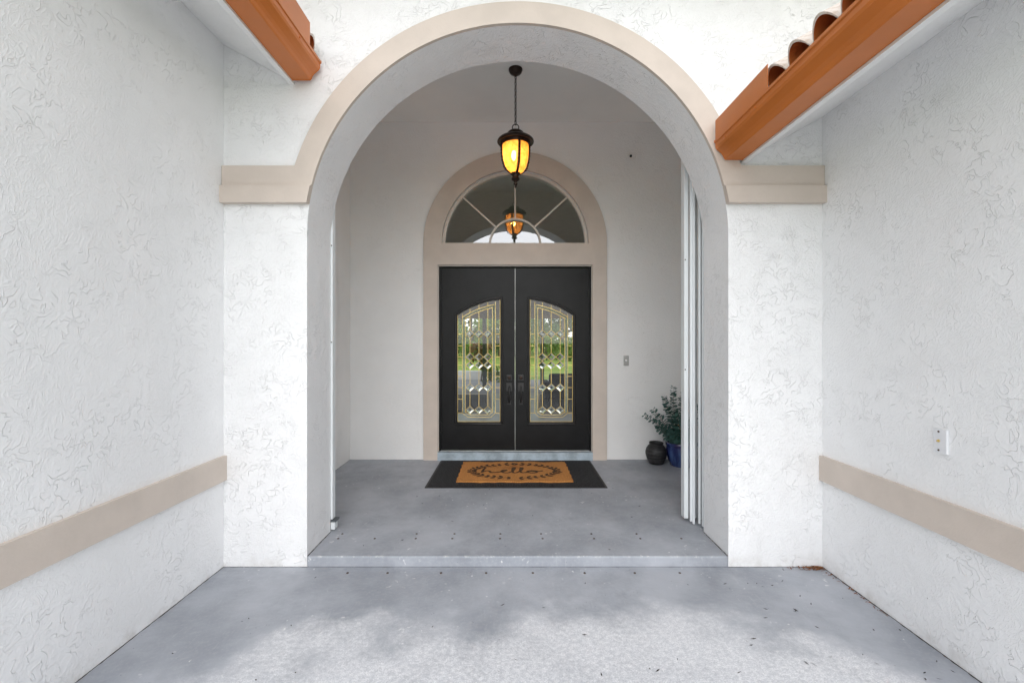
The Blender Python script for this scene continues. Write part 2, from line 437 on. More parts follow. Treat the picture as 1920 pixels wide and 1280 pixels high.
# ------------------------------------------------------------------ fanlight window
fl = empty('fanlight_window', (0, YB, FZ), 'half-round fanlight window with cream spokes above the black door', 'window')
fr = MB(); FRI = FR - .030
def frame_ring(a, b):
    lo = lambda x: circ(x, FRI, FZ) if abs(x) < FRI else FZ
    return [(lo(a), circ(a, FR-.001, FZ), lo(b), circ(b, FR-.001, FZ))]
xs = uniq([x for x in arcx(FR-.001, 72)] + arcx(FRI, 72))
slab(fr, xs, frame_ring, YB+.035, YB+.085)
fr.box(-FRI, FRI, YB+.0352, YB+.085, FZ+.0005, FZ+.016)
fr.build('frame', M['window_paint'], fl)
IR = .285
def arcpts(r, a0, a1, n): return [(r*math.cos(a0+(a1-a0)*k/n), FZ + r*math.sin(a0+(a1-a0)*k/n)) for k in range(n+1)]
def muntin(pts, w, name):
    P = [Vector((p[0], 0, p[1])) for p in pts]; mb = MB(); L = []
    for i, p in enumerate(P):
        t_ = (P[min(i+1, len(P)-1)] - P[max(i-1, 0)]).normalized(); nn = Vector((-t_.z, 0, t_.x))
        L.append((p + nn*w/2, p - nn*w/2))
    for (a, b_), (c, d_) in zip(L, L[1:]):
        mb.hexa([(b_.x,YB+.037,b_.z),(d_.x,YB+.037,d_.z),(d_.x,YB+.066,d_.z),(b_.x,YB+.066,b_.z),(a.x,YB+.037,a.z),(c.x,YB+.037,c.z),(c.x,YB+.066,c.z),(a.x,YB+.066,a.z)])
    return mb.build(name, M['window_paint'], fl)
muntin(arcpts(IR, R(3), R(177), 40), .022, 'curved_muntin')
SPK = [R(42), R(90), R(138)]
for a in SPK: muntin([((IR+.011)*math.cos(a), FZ+(IR+.011)*math.sin(a)), ((FRI+.004)*math.cos(a), FZ+(FRI+.004)*math.sin(a))], .018, 'muntin')
def sector(r0, r1, a0, a1, n=24):
    mb = MB(); Y_ = lambda z: YB+.060 + (z-FZ)*.023      # the old sash leans back a touch
    A = arcpts(r1, a0, a1, n); B = arcpts(r0, a0, a1, n) if r0 else [(0, FZ+.017)]*(n+1)
    A = [(p[0], max(p[1], FZ+.017)) for p in A]; B = [(p[0], max(p[1], FZ+.017)) for p in B]
    if r0: mb.add([(x, Y_(z), z) for x, z in A] + [(x, Y_(z), z) for x, z in B], [(i, i+1, n+2+i, n+1+i) for i in range(n)])
    else: mb.add([(x, Y_(z), z) for x, z in A] + [(0, Y_(FZ+.017), FZ+.017)], [(i, i+1, n+1) for i in range(n)])
    return mb.build('pane', M['fan_glass'], fl)
bounds = [R(.5)] + SPK + [R(179.5)]
for a, b_ in zip(bounds, bounds[1:]): sector(IR, FRI, a, b_)
sector(0, IR, R(.5), R(179.5))

# ------------------------------------------------------------------ double door
dd = empty('double_door', (0, YB, ZP), 'black double entry door with arched leaded-glass lights', 'door')
DB, DT = .158, 2.214
f = MB()
f.box(-DW+.008, -.836, YB+.02, YB+.16, DB, DT+.012); f.box(.836, DW-.008, YB+.02, YB+.16, DB, DT+.012); f.box(-.836, .836, YB+.0205, YB+.16, DT, DT+.012)
f.build('door_frame', M['door'], dd, bevel=.003)
g = MB()
g.box(-DW+.0005, -DW+.0075, YB+.0, YB+.1, ZP, DZ-.001); g.box(DW-.0075, DW-.0005, YB, YB+.1, ZP, DZ-.001); g.box(-DW+.0075, DW-.0075, YB+.0003, YB+.1, DT+.0125, DZ-.001)
g.build('casing', M['window_paint'], dd)
M['threshold'] = simple('threshold_paint', (.36, .43, .48), .6, var=.25, vscale=9, bump=.003, bscale=18, bevel=.006)
MB().box(-DW, DW, YB-.040, YB+.20, ZP-.01, DB-.006).build('threshold', M['threshold'], dd)
MB().box(-.84, .84, YB+.03, YB+.12, DB-.006, DB-.0005).build('sill_strip', M['chrome'], dd)
GX0, GX1, GB, GC, GR = .165, .655, .473, .08, 1.0
GZC = 1.862 - math.sqrt(GR*GR - (GX0-GC)**2)
def gtop(x): return GZC + math.sqrt(GR*GR - (x-GC)**2)
LY0, LY1 = YB+.048, YB+.094
def gcurve(x, off): return GZC + math.sqrt((GR+off)**2 - (x-GC)**2)
for s in (-1, 1):
    gx = [GX0 + (GX1-GX0)*k/24 for k in range(25)]
    def leaf(a, b_):
        a_, b2 = s*a, s*b_
        mid = (a_+b2)/2
        if GX0 < mid < GX1: return [(DB+.006, GB, DB+.006, GB), (gtop(a_), DT-.004, gtop(b2), DT-.004)]
        return [(DB+.006, DT-.004, DB+.006, DT-.004)]
    xs = uniq([s*.0035, s*.834] + [s*x for x in gx])
    lf = slab(MB(), xs, leaf, LY0, LY1).build('door_leaf', M['door'], dd)
    # raised moulding round the light
    mo = MB()
    loop = [(s*(GX0-.018), GB-.018)] + [(s*x, gcurve(x, .018)) for x in [GX0-.018 + (GX1-GX0+.036)*k/24 for k in range(25)]] + [(s*(GX1+.018), GB-.018)]
    for off, r, yy in ((0, .011, LY0-.002), (1, .007, LY0-.001)):
        lp = loop if off == 0 else [(s*(GX0-.004), GB-.004)] + [(s*x, gcurve(x, .004)) for x in [GX0-.004 + (GX1-GX0+.008)*k/24 for k in range(25)]] + [(s*(GX1+.004), GB-.004)]
        # dense corners keep the tube square there
        dn = []
        for i in range(len(lp)):
            p, q = Vector(lp[i]), Vector(lp[(i+1) % len(lp)])
            m_ = 1 if (q-p).length < .06 else 2
            dn.append(p)
            if m_ == 2: dn += [p+(q-p)*.02, p+(q-p)*.98]
        mo.tube([(p.x, yy, p.y) for p in dn], r, 8, closed=True)
    mo.build('moulding', M['iron'], lf, smooth=.9)
    # glass: one clear sheet, frosted strips and bevelled diamonds laid in brass came
    YG = YB+.070
    gl = MB(); n = len(gx)
    gl.add([(s*x, YG, GB) for x in gx] + [(s*x, YG, gtop(x)) for x in gx], [(i, i+1, n+i+1, n+i) for i in range(n-1)])
    gl.build('glass_pane', M['glass'], lf)
    U = lambda u: GX0 + (GX1-GX0)*(455-u)/375.0        # came layout read as (u, v) on the glass of one leaf
    V = lambda v: GB + (1193-v)/4.74*.00601
    YC = YG-.004
    def line(pts, w=.0052): came.ribbon([(s*U(u), V(v)) for u, v in pts], w, YC)
    def top_v(u, off):
        z = gcurve(U(u), -off); return 1193-(z-GB)*4.74/.00601
    came = MB()
    for u in (125, 150, 385, 410):
        line([(u, top_v(u, 0.02 if u in (125, 410) else .075)), (u, 1112)])
    for off in (.052, .082):
        line([(u, top_v(u, off)) for u in range(125 if off < .06 else 150, 411 if off < .06 else 386, 13)])
    line([(125, 1112), (172, 1150), (372, 1150), (410, 1112)]); line([(150, 1100), (180, 1128), (360, 1128), (385, 1100)])
    for v in (408, 512, 610, 685, 785, 885, 988, 1112):
        line([(80, v), (126, v)]); line([(409, v), (455, v)])
    rows = [408, 612, 685, 885, 1085]
    for u in (190, 268, 345):
        lim = [top_v(u, .082)] + sum([[r-36, r+36] for r in rows], []) + [1128]
        for a, b_ in ((lim[0], lim[1]), (lim[2], lim[3]), (lim[6], lim[7]), (lim[8], lim[9]), (lim[10], lim[11])):
            line([(u, a), (u, b_)])
    for u, v in ((190, top_v(190, .01)), (268, top_v(268, .01)), (345, top_v(345, .01))): line([(u, v), (u, top_v(u, .05))])
    for r in rows:
        for u in (190, 268, 345):
            line([(u-38, r), (u, r-36), (u+38, r)], .0045); line([(u-38, r), (u, r+36), (u+38, r)], .0045)
        line([(150, r), (153, r)]); line([(382, r), (386, r)])
    line([(84, 1188), (451, 1188)]); line([(84, 1188), (84, top_v(84, .006))]); line([(451, 1188), (451, top_v(451, .006))])
    came.build('came', M['brass'], lf, merge=False)
    for u0, u1 in ((127, 148), (387, 408)):
        MB().add([(s*U(u0), YG-.002, V(1104)), (s*U(u1), YG-.002, V(1104)), (s*U(u1), YG-.002, gcurve(U(u1), -.055)), (s*U(u0), YG-.002, gcurve(U(u0), -.055))], [(0,1,2,3)]).build('frosted_strip', M['frosted'], lf)
    st = MB(); us = list(range(150, 386, 16)) + [386]; k = len(us)
    st.add([(s*U(u), YG-.0022, gcurve(U(u), -.055)) for u in us] + [(s*U(u), YG-.0022, gcurve(U(u), -.079)) for u in us], [(i, i+1, k+i+1, k+i) for i in range(k-1)])
    st.build('frosted_strip', M['frosted'], lf)
    dm = None
    hw, hz = 36/375*(GX1-GX0), 34/4.74*.00601
    for r in rows:
        for u in (190, 268, 345):
            if dm is None:
                q = MB(); o4 = [(-hw,0),(0,-hz),(hw,0),(0,hz)]
                q.add([(x, -.001, z) for x, z in o4] + [(x*.5, -.009, z*.5) for x, z in o4] + [(x, .001, z) for x, z in o4],
                      [(0,1,5,4),(1,2,6,5),(2,3,7,6),(3,0,4,7),(4,5,6,7),(8,11,10,9),(0,8,9,1),(1,9,10,2),(2,10,11,3),(3,11,8,0)])
                dm = q.mesh('bevelled_pane', M['bevel_glass'])
            link('bevelled_pane', dm, lf, Matrix.Translation((s*U(u), YG-.006, V(r))))
    # lock and handle
    hx = s*.066
    lk = MB().box(hx-.031, hx+.031, LY0-.012, LY0-.0005, .945, 1.010)
    dbt = lk.build('deadbolt', M['iron'], lf, bevel=.004)
    cyl = MB(); cyl.lathe([(.020, 0), (.020, .010), (.014, .014)], (0,0,0), 20)
    me = cyl.mesh('cylinder', M['bronze'], smooth=.6)
    link('cylinder', me, lf, Matrix.Translation((hx, LY0-.012, .977)) @ Matrix.Rotation(R(90), 4, 'X'))
    h = MB().box(hx-.031, hx+.031, LY0-.012, LY0-.0005, .825, .918).box(hx-.020, hx+.020, LY0-.012, LY0-.0005, .675, .718)
    h.tube([(hx, LY0-.01, .875), (hx, LY0-.045, .868), (hx, LY0-.055, .845), (hx, LY0-.055, .735), (hx, LY0-.045, .705), (hx, LY0-.01, .697)], [.011,.011,.010,.010,.010,.010], 10)
    h.build('handle', M['iron'], lf, smooth=.8)
    for zc in (.42, 1.17, 1.35, 1.92):
        MB().lathe([(.009, 0), (.009, .10)], (s*.832, LY0-.006, zc-.05), 10).build('hinge', M['iron'], lf, smooth=.8)
MB().box(-.0014, .0014, LY0+.012, LY0+.03, DB+.006, DT-.004).build('astragal', M['chrome'], dd)

# ------------------------------------------------------------------ eaves: roofs, gutters
def eave(s, dz, plate, ylo=YE):
    X = lambda x: s*x
    name_side = 'higher' if dz > .1 else 'lower'
    wx = abs(LX) if s < 0 else RX
    slope = math.tan(R(28.5))
    ro = empty('eave_roof', (X(1.6), YE/2, 2.6+dz), 'barrel-tiled eave %s' % ('whose row of open tile ends shows beside the arch' if s > 0 else 'set higher, mostly hidden behind its splash guard'), 'roof')
    y0, y1 = ylo, -.002
    # sloping stucco soffit and fascia
    zi = 2.505+dz
    sof = [(1.402, zi), (wx+.30, zi+(wx+.30-1.402)*slope), (wx+.30, zi+(wx+.30-1.402)*slope+.09), (1.402, zi+.09)]
    MB().extrude_y([(X(x), z) for x, z in sof], y0, y1).build('soffit', M['stucco'], ro)
    MB().box(*sorted((X(1.372), X(1.4015))), y0, y1, 2.478+dz, 2.632+dz).build('fascia', M['white_paint'], ro)
    # tiles
    pitch, n = .168, int((y1-y0)/.168)
    th = .012
    prof = []
    for k in range(15):
        q = k/14; yy = -pitch/2 + pitch*1.06*q
        c = yy/(pitch*.5)
        hgt = .088*max(0, math.cos(min(1, abs(c)/.92)*PI/2))**.62 if abs(c) < .92 else 0
        prof.append((yy, hgt))
    Lt = .42
    q = MB(); m_ = len(prof)
    ring_ = prof + [(yy, hh+th) for yy, hh in reversed(prof)]
    k = len(ring_)
    for l in (0, Lt):
        ta = .96 if l else 1.0
        q.v += [(l, yy*ta, hh*ta) for yy, hh in ring_]
    q.f += [(i, (i+1) % k, k+(i+1) % k, k+i) for i in range(k)]
    for base in (0, k):
        for i in range(m_-1):
            fc = (base+i, base+i+1, base+k-2-i, base+k-1-i); q.f.append(fc)
    me = q.mesh('tile', M['tile'], smooth=.7)
    ang = math.atan(slope)
    for c in range(3):
        for j in range(n+1):
            x = 1.264 + c*.34*math.cos(ang); z = 2.636 + dz + c*.34*math.sin(ang) + c*.012
            yc = y1 - .088 - j*pitch
            if yc - pitch/2 < y0: continue
            Mx = Matrix.Translation((X(x), yc + rnd.uniform(-.004, .004), z + rnd.uniform(-.003, .003)))
            if s < 0: Mx = Mx @ Matrix.Rotation(PI, 4, 'Z')
            Mx = Mx @ Matrix.Rotation(-ang + rnd.uniform(-.012, .012), 4, 'Y')
            link('tile', me, ro, Mx)
    # roof boarding under the tiles
    dk = [(1.30, 2.615+dz), (2.5, 2.615+dz+1.2*slope), (2.5, 2.585+dz+1.2*slope), (1.30, 2.588+dz)]
    MB().extrude_y([(X(x), z) for x, z in dk], y0, y1).build('roof_deck', M['rust'], ro)
    # gutter
    gt = empty('rain_gutter', (X(1.28), YE/2, 2.49+dz), 'terracotta metal rain gutter %s' % ('on the lower eave, over the wall with the socket box' if s > 0 else 'on the higher eave, its end hanging clear of the arch trim'), 'gutter', 'rain gutters of the entry court')
    out = [(1.3705, 2.628), (1.3705, 2.490), (1.262, 2.490), (1.256, 2.497), (1.250, 2.512), (1.240, 2.527), (1.224, 2.541), (1.210, 2.552), (1.204, 2.565), (1.203, 2.588), (1.196, 2.592), (1.196, 2.606), (1.213, 2.608)]
    inn = [(1.213, 2.605), (1.199, 2.603), (1.199, 2.595), (1.206, 2.591), (1.2072, 2.567), (1.213, 2.555), (1.227, 2.544), (1.243, 2.530), (1.253, 2.514), (1.259, 2.500), (1.264, 2.4935), (1.3675, 2.4935), (1.3675, 2.628)]
    ye = -.035
    MB().extrude_y([(X(x), z+dz) for x, z in out+inn], y0, ye).build('trough', M['gutter'], gt)
    q = MB(); cap = [(X(x), z+dz) for x, z in out[:-1]] 
    q.extrude_y(cap, ye-.0015, ye+.004); q.build('end_cap', M['gutter'], gt)
    ed = MB(); ed.tube([(X(x), ye+.001, z+dz) for x, z in out[1:-1]], .0032, 6); ed.build('cap_seam', M['gutter'], gt)
    ya, yb, hh = plate
    q = MB(); xx = 1.200
    q.hexa([(X(xx), ya, 2.600+dz), (X(xx+.003), ya, 2.600+dz), (X(xx+.003), yb, 2.600+dz), (X(xx), yb, 2.600+dz),
            (X(xx), ya, 2.600+dz+hh), (X(xx+.003), ya, 2.600+dz+hh), (X(xx+.003), yb, 2.600+dz+hh), (X(xx), yb, 2.600+dz+hh)])
    q.build('splash_guard', M['gutter'], gt)
    for yy in (ya+.12, yb-.12):
        sc = MB().lathe([(.006, 0), (.006, .003), (.003, .005)], (0,0,0), 10).mesh('screw', M['gutter'])
        link('screw', sc, gt, Matrix.Translation((X(1.2035), yy, 2.575+dz)) @ Matrix.Rotation(R(-90*s), 4, 'Y'))
def tile_mat():
    m, nt, b = mat('clay_tile'); t = NT(nt)
    geo = nt.nodes.new('ShaderNodeNewGeometry')
    oi = nt.nodes.new('ShaderNodeObjectInfo')
    clay = t.mix(t.map(t.noise(9, 4, .6), .3, .7), (.58, .11, .02), (.74, .22, .05))
    clay = t.mix(t.math('MULTIPLY', oi.outputs['Random'], .35), clay, (.30, .075, .03))
    s = t.sep(t.coord())
    # outer skin: chalky, sun-bleached limewash; it ends at the tile's own rim
    out_ = t.map(s[2], .0, .05)
    chalk = t.mix(t.map(t.noise(30, 4, .7), .35, .7), (.72, .66, .60), (.56, .46, .38))
    n = nt.nodes.new('ShaderNodeSeparateXYZ'); tc = nt.nodes.new('ShaderNodeTexCoord'); nt.links.new(tc.outputs['Normal'], n.inputs[0])
    hl = nt.nodes.new('ShaderNodeAttribute'); hl.attribute_name = 'outer'
    nt.links.new(t.mix(hl.outputs['Fac'], clay, chalk), b.inputs['Base Color']); b.inputs['Roughness'].default_value = .75
    nt.links.new(t.bump(t.noise(60, 4), .002), b.inputs['Normal'])
    return m
M['tile'] = tile_mat()
eave(1, 0.0, (-.60, -.036, .125))
eave(-1, 0.482, (-1.7, -.175, .140))
for me in bpy.data.meshes:                     # the weathered outside of each tile against its raw clay inside
    if me.name.startswith('tile'):
        at = me.attributes.new('outer', 'FLOAT', 'FACE')
        for p in me.polygons:
            c = p.center
            at.data[p.index].value = 1.0 if p.normal.z > .02 and abs(p.normal.x) < .9 or (abs(p.normal.x) > .9) else 0.0

# main roof over the house: unseen, its eave deepened to shade the arched wall
mr = empty('main_roof', (0, 5, 4.0), 'unseen broad tiled house roof whose deepened eave shades the wall above the arch', 'roof')
MB().box(-6, 6, -.86, 9.9, 4.002, 4.06).build('soffit', M['white_paint'], mr)
MB().add([(-6.1,-.95,4.07),(6.1,-.95,4.07),(6.1,10,4.07),(-6.1,10,4.07),(-1.5,4.5,6.3),(1.5,4.5,6.3),(1.5,7,6.3),(-1.5,7,6.3)],
         [(0,3,2,1),(4,5,6,7),(0,1,5,4),(1,2,6,5),(2,3,7,6),(3,0,4,7)]).build('roof_slope', M['rust'], mr)

# ------------------------------------------------------------------ pendant lantern
def lantern():
    # drawn at a handy size with its canopy at z = 3.395, then set to its real size under the ceiling
    X0, Y0, zc, tilt = 0, 0, 3.395, 0
    o = empty('pendant_lantern', (0, 0, 0), 'bronze pendant lantern with lit amber glass hanging under the porch ceiling', 'lantern')
    me = MB().lathe([(.051, .004), (.051, -.006), (.047, -.012), (.046, -.020), (.036, -.031), (.020, -.040), (.010, -.046), (.006, -.052)], (0,0,0), 32).mesh('canopy', M['bronze'], smooth=.7)
    link('canopy', me, o, Matrix.Translation((X0, Y0, zc-.004)) @ Matrix.Rotation(tilt, 4, 'X'))
    # chain
    ztop, zring = zc-.050, 2.985
    ch = MB().tube([(X0+.0015*math.sin(k), Y0+.002, ztop-.01-(ztop-zring)*k/14) for k in range(15)], .0016, 6).build('cord', M['bronze'], o)
    nl = 15; step = (ztop-zring)/nl
    q = MB(); lh = step*.68; q.tube([(.0085*math.cos(a)*(1 if abs(math.sin(a)) < .75 else .85), 0, lh*math.sin(a)) for a in [2*PI*k/14 for k in range(14)]], .0023, 6, closed=True)
    me = q.mesh('chain_link', M['bronze'], smooth=1)
    for i in range(nl): link('chain_link', me, o, Matrix.Translation((X0, Y0, ztop-step*(i+.5))) @ Matrix.Rotation(R(35 + 90*(i % 2)), 4, 'Z'))
    q = MB(); q.tube([(X0+.024*math.cos(a), Y0, 2.962+.024*math.sin(a)) for a in [2*PI*k/24 for k in range(24)]], .0036, 8, closed=True)
    q.build('ring', M['bronze'], o, smooth=1)
    MB().lathe([(.000, .0), (.012, .0), (.014, -.010), (.050, -.014), (.060, -.022), (.063, -.036), (.058, -.044), (.064, -.052), (.090, -.058), (.122, -.068), (.134, -.080), (.1365, -.092), (.132, -.098), (.118, -.096), (.108, -.100), (.106, -.116), (.100, -.118), (.098, -.100), (.0, -.09)], (X0, Y0, 2.945), 40, caps=False).build('cap', M['bronze'], o, smooth=.7)
    gp = [(.096, 2.836), (.0975, 2.80), (.096, 2.76), (.090, 2.715), (.078, 2.670), (.060, 2.640), (.036, 2.622)]
    MB().lathe(gp, (X0, Y0, 0), 40, caps=False).build('glass_shade', M['amber'], o, smooth=2)
    for k in range(4):
        a = R(-90 + 15 + 90*k); ca, sa = math.cos(a), math.sin(a)
        q = MB(); pr = [(.104, 2.845)] + [(r+.006, z) for r, z in gp] + [(.026, 2.612)]
        tx, ty = -sa, ca; w = .0095
        vsx = []
        for r, z in pr:
            for dr, dt in ((0, -w), (.009, -w*.8), (.009, w*.8), (0, w)): vsx.append((X0+(r+dr)*ca+tx*dt, Y0+(r+dr)*sa+ty*dt, z))
        q.add(vsx, [(4*i+j, 4*i+(j+1) % 4, 4*i+4+(j+1) % 4, 4*i+4+j) for i in range(len(pr)-1) for j in range(4)])
        rb = q.build('rib', M['bronze'], o, smooth=.9)
        q = MB()                                                   # rope beading down each rib
        for i in range(9):
            tt = (i+.5)/9; f_ = tt*(len(gp)-2); i0 = int(f_); u = f_-i0
            r = gp[i0][0]*(1-u)+gp[i0+1][0]*u + .0155; z = gp[i0][1]*(1-u)+gp[i0+1][1]*u
            q.tube([(X0+r*ca+tx*-.006, Y0+r*sa+ty*-.006, z-.004), (X0+r*ca+tx*.006, Y0+r*sa+ty*.006, z+.004)], .0038, 6)
        q.build('rope_bead', M['bronze'], rb, smooth=.9)
    MB().lathe([(.0, 2.630), (.034, 2.628), (.036, 2.614), (.026, 2.608), (.024, 2.596), (.030, 2.586), (.031, 2.576), (.022, 2.566), (.012, 2.560), (.010, 2.552), (.015, 2.546), (.014, 2.538), (.007, 2.532), (.0085, 2.525), (.006, 2.516), (.001, 2.508)], (X0, Y0, 0), 24, caps=False).build('finial', M['bronze'], o, smooth=.7)
    bz = 2.745
    MB().lathe([(.006, .040), (.012, .034), (.017, .015), (.018, 0), (.014, -.018), (.006, -.030), (.001, -.032)], (X0-.014, Y0-.01, bz), 20, caps=False).build('bulb', M['bulb'], o, smooth=2)
    MB().lathe([(.013, bz+.038), (.013, 2.85)], (X0-.014, Y0-.01, 0), 14).build('bulb_holder', M['bronze'], o, smooth=.8)
    ld = bpy.data.lights.new('lantern_light', 'POINT'); ld.energy = 7.0; ld.color = (1, .66, .32); ld.shadow_soft_size = .03
    lo = bpy.data.objects.new('lantern_light', ld); col.objects.link(lo); reg(lo, Matrix.Translation((X0-.014, Y0-.01, bz)), o)
    o.matrix_basis = Matrix.Translation((-.003, 1.30, 3.835)) @ Matrix.Scale(1.212, 4) @ Matrix.Translation((0, 0, -zc))
m, nt, b = mat('amber_glass'); t = NT(nt); nt.nodes.remove(b)
tl = nt.nodes.new('ShaderNodeBsdfTranslucent'); tr = nt.nodes.new('ShaderNodeBsdfTransparent'); gs = nt.nodes.new('ShaderNodeBsdfGlossy'); gs.inputs['Roughness'].default_value = .15
nt.links.new(t.mix(t.map(t.noise(28, 4, .7), .35, .65), (.60, .23, .035), (.82, .40, .10)), tl.inputs[0]); tr.inputs[0].default_value = (.9, .55, .2, 1)
m1 = nt.nodes.new('ShaderNodeMixShader'); m1.inputs[0].default_value = .38; m2 = nt.nodes.new('ShaderNodeMixShader'); m2.inputs[0].default_value = .06
nt.links.new(tl.outputs[0], m1.inputs[1]); nt.links.new(tr.outputs[0], m1.inputs[2]); nt.links.new(m1.outputs[0], m2.inputs[1]); nt.links.new(gs.outputs[0], m2.inputs[2])
nt.links.new(m2.outputs[0], nt.nodes['Material Output'].inputs['Surface']); M['amber'] = m
m, nt, b = mat('bulb_glow'); b.inputs['Base Color'].default_value = (1, .9, .7, 1); b.inputs['Emission Color'].default_value = (1, .80, .48, 1); b.inputs['Emission Strength'].default_value = 18; M['bulb'] = m
lantern()

# ------------------------------------------------------------------ folded accordion shutter and the bare track on the other side
sh = empty('accordion_shutter', (1.28, .45, ZP), 'white accordion storm shutter folded against the pier by the plants', 'shutter')
ZB, ZT = ZP+.030, 3.30
lead = MB().box(1.2215, 1.2525, .520, .585, ZB, ZT)
lead.build('lead_post', M['alu'], sh, bevel=.004)
MB().box(1.2530, 1.2560, .530, .590, ZB+.01, ZT).build('gasket', M['alu_grey'], sh)
knx = [(1.2640, .505), (1.2760, .490), (1.3060, .462), (1.3230, .440), (1.3400, .420)]
bk = MB()
for i, (x, y) in enumerate(knx):
    q = MB()
    w = (.0085, .0075, .0070, .0065, .0060)[i]
    q.box(x-w, x+w, y-.012, y+.004, ZB-.012-.012*(i % 2), ZT)
    q.hexa([(x-w*.6, y+.0045, ZB), (x+w*.2, y+.0045, ZB), (x+.052, y+.060, ZB), (x+.046, y+.064, ZB), (x-w*.6, y+.0045, ZT), (x+w*.2, y+.0045, ZT), (x+.052, y+.060, ZT), (x+.046, y+.064, ZT)])
    q.build('slat', M['alu'], sh, bevel=.002)
for x, y in knx[1::2]: MB().box(x-.006, x+.006, y-.004, y+.010, ZP+.001, ZB-.026).build('roller_pin', M['alu_grey'], sh)
for zz in (1.98, 1.18):
    me = MB().lathe([(.0045, 0), (.0045, .002)], (0,0,0), 10).mesh('rivet', M['hole'])
    link('rivet', me, sh, Matrix.Translation((1.229, .5198, zz)) @ Matrix.Rotation(R(90), 4, 'X'))
tk = empty('shutter_track', (-1.285, .40, ZP), 'slim white shutter post screwed to the pier opposite the folded shutter', 'track')
MB().box(-1.296, -1.281, T+.001, T+.052, ZP+.085, 3.0).build('post', M['alu'], tk, bevel=.003)
q = MB().box(-1.296, -1.268, T+.004, T+.060, ZP+.012, ZP+.066); q.build('foot', M['alu'], tk, bevel=.004)
MB().box(-1.296, -1.258, T-.002, T+.070, ZP+.067, ZP+.078).build('catch', M['alu_grey'], tk, bevel=.002)
for zz in (2.05, 1.38):
    me = MB().lathe([(.0045, 0), (.0045, .002)], (0,0,0), 10).mesh('rivet', M['hole'])
    link('rivet', me, tk, Matrix.Translation((-1.288, T+.0005, zz)) @ Matrix.Rotation(R(90), 4, 'X'))

# ------------------------------------------------------------------ mats
def mat_black():
    m, nt, b = mat('black_ribbed_mat'); t = NT(nt)
    s = t.sep(t.coord()); rib = t.math('SINE', t.math('MULTIPLY', s[0], 420))
    n = t.noise(90, 3, .7)
    nt.links.new(t.mix(t.map(n, .35, .75), (.006, .006, .007), (.045, .045, .048)), b.inputs['Base Color']); b.inputs['Roughness'].default_value = .85
    nt.links.new(t.bump(t.math('MULTIPLY_ADD', n, 1.2, rib), .002), b.inputs['Normal']); return m
M['mat_black'] = mat_black()
MX0, MX1, MY0, MY1 = -.822, .826, 1.300, 2.235
rg = empty('entry_mat', (0, (MY0+MY1)/2, ZP), 'large black ribbed entry mat lying under the coir mat', 'mat')
MB().box(MX0+.02, MX1-.02, MY0+.02, MY1-.02, ZP+.0005, ZP+.009).build('pile', M['mat_black'], rg)
bd = MB()
for x0, x1, y0, y1 in ((MX0, MX1, MY0, MY0+.0195), (MX0, MX1, MY1-.0195, MY1), (MX0, MX0+.0195, MY0+.0195, MY1-.0195), (MX1-.0195, MX1, MY0+.0195, MY1-.0195)):
    bd.box(x0, x1, y0, y1, ZP+.0005, ZP+.006)
M['rubber'] = simple('black_rubber', (.010, .010, .011), .5)
bd.build('rubber_edge', M['rubber'], rg)
cm = empty('coir_mat', (0, 1.75, ZP+.009), 'orange-brown coir doormat printed with hello inside a leaf wreath', 'mat')
def coir():
    m, nt, b = mat('coir'); t = NT(nt)
    n = t.noise(140, 3, .8); w_ = t.noise(2.6, 4, .65, .5)
    base = t.mix(t.map(n, .3, .7), (.36, .135, .028), (.70, .315, .085))
    base = t.mix(t.math('MULTIPLY', t.map(w_, .52, .72), .55), base, (.26, .085, .018))
    nt.links.new(base, b.inputs['Base Color']); b.inputs['Roughness'].default_value = .95
    nt.links.new(t.bump(n, .006), b.inputs['Normal']); return m
M['coir'] = coir()
CX0, CX1, CY0, CY1 = -.555, .535, 1.435, 2.115
q = MB(); NX, NY = 60, 34
def czt(x, y): return ZP + .022 + .0025*math.sin(x*9+1)*math.sin(y*7) + .0015*math.sin(x*23+y*11)
for j in range(NY+1):
    for i in range(NX+1):
        e = .004*math.sin(j*.9) * (1 if i in (0, NX) else 0); e2 = (.006*math.sin(i*.35)+.003*math.sin(i*.9)) * (1 if j in (0, NY) else 0)
        x, y = CX0+(CX1-CX0)*i/NX+e, CY0+(CY1-CY0)*j/NY+e2
        q.v.append((x, y, czt(x, y)))
q.f = [(j*(NX+1)+i, j*(NX+1)+i+1, (j+1)*(NX+1)+i+1, (j+1)*(NX+1)+i) for j in range(NY) for i in range(NX)]
edge = [i for i in range(NX+1)] + [(j+1)*(NX+1)-1 for j in range(1, NY+1)] + [NY*(NX+1)+i for i in range(NX-1, -1, -1)] + [j*(NX+1) for j in range(NY-1, 0, -1)]
nb = len(q.v); q.v += [(q.v[i][0], q.v[i][1], ZP+.0092) for i in edge]
q.f += [(edge[k], nb+k, nb+(k+1) % len(edge), edge[(k+1) % len(edge)]) for k in range(len(edge))]
q.build('coir_pile', M['coir'], cm, smooth=.8)
fz = MB()                                              # stray fibres along the rim and over the top
for i in range(2600):
    if i % 3: x, y = rnd.uniform(CX0, CX1), rnd.uniform(CY0, CY1)
    else:
        k = rnd.choice(edge); x, y = q.v[k][0], q.v[k][1]
    a, ln = rnd.uniform(0, 2*PI), rnd.uniform(.006, .014); dx, dy = math.cos(a)*ln*.6, math.sin(a)*ln*.6
    z = czt(x, y) - .001; w = .0009
    fz.add([(x-dy*.1-w, y, z), (x+w, y+w, z), (x+dx, y+dy, z+ln*.55)], [(0,1,2)])
fo = fz.build('coir_fibre', M['coir'], cm, merge=False); fo['kind'] = 'stuff'
M['ink'] = simple('dark_print', (.075, .038, .016), .95, var=.35, vscale=60, bump=.004, bscale=140)
ink = MB()
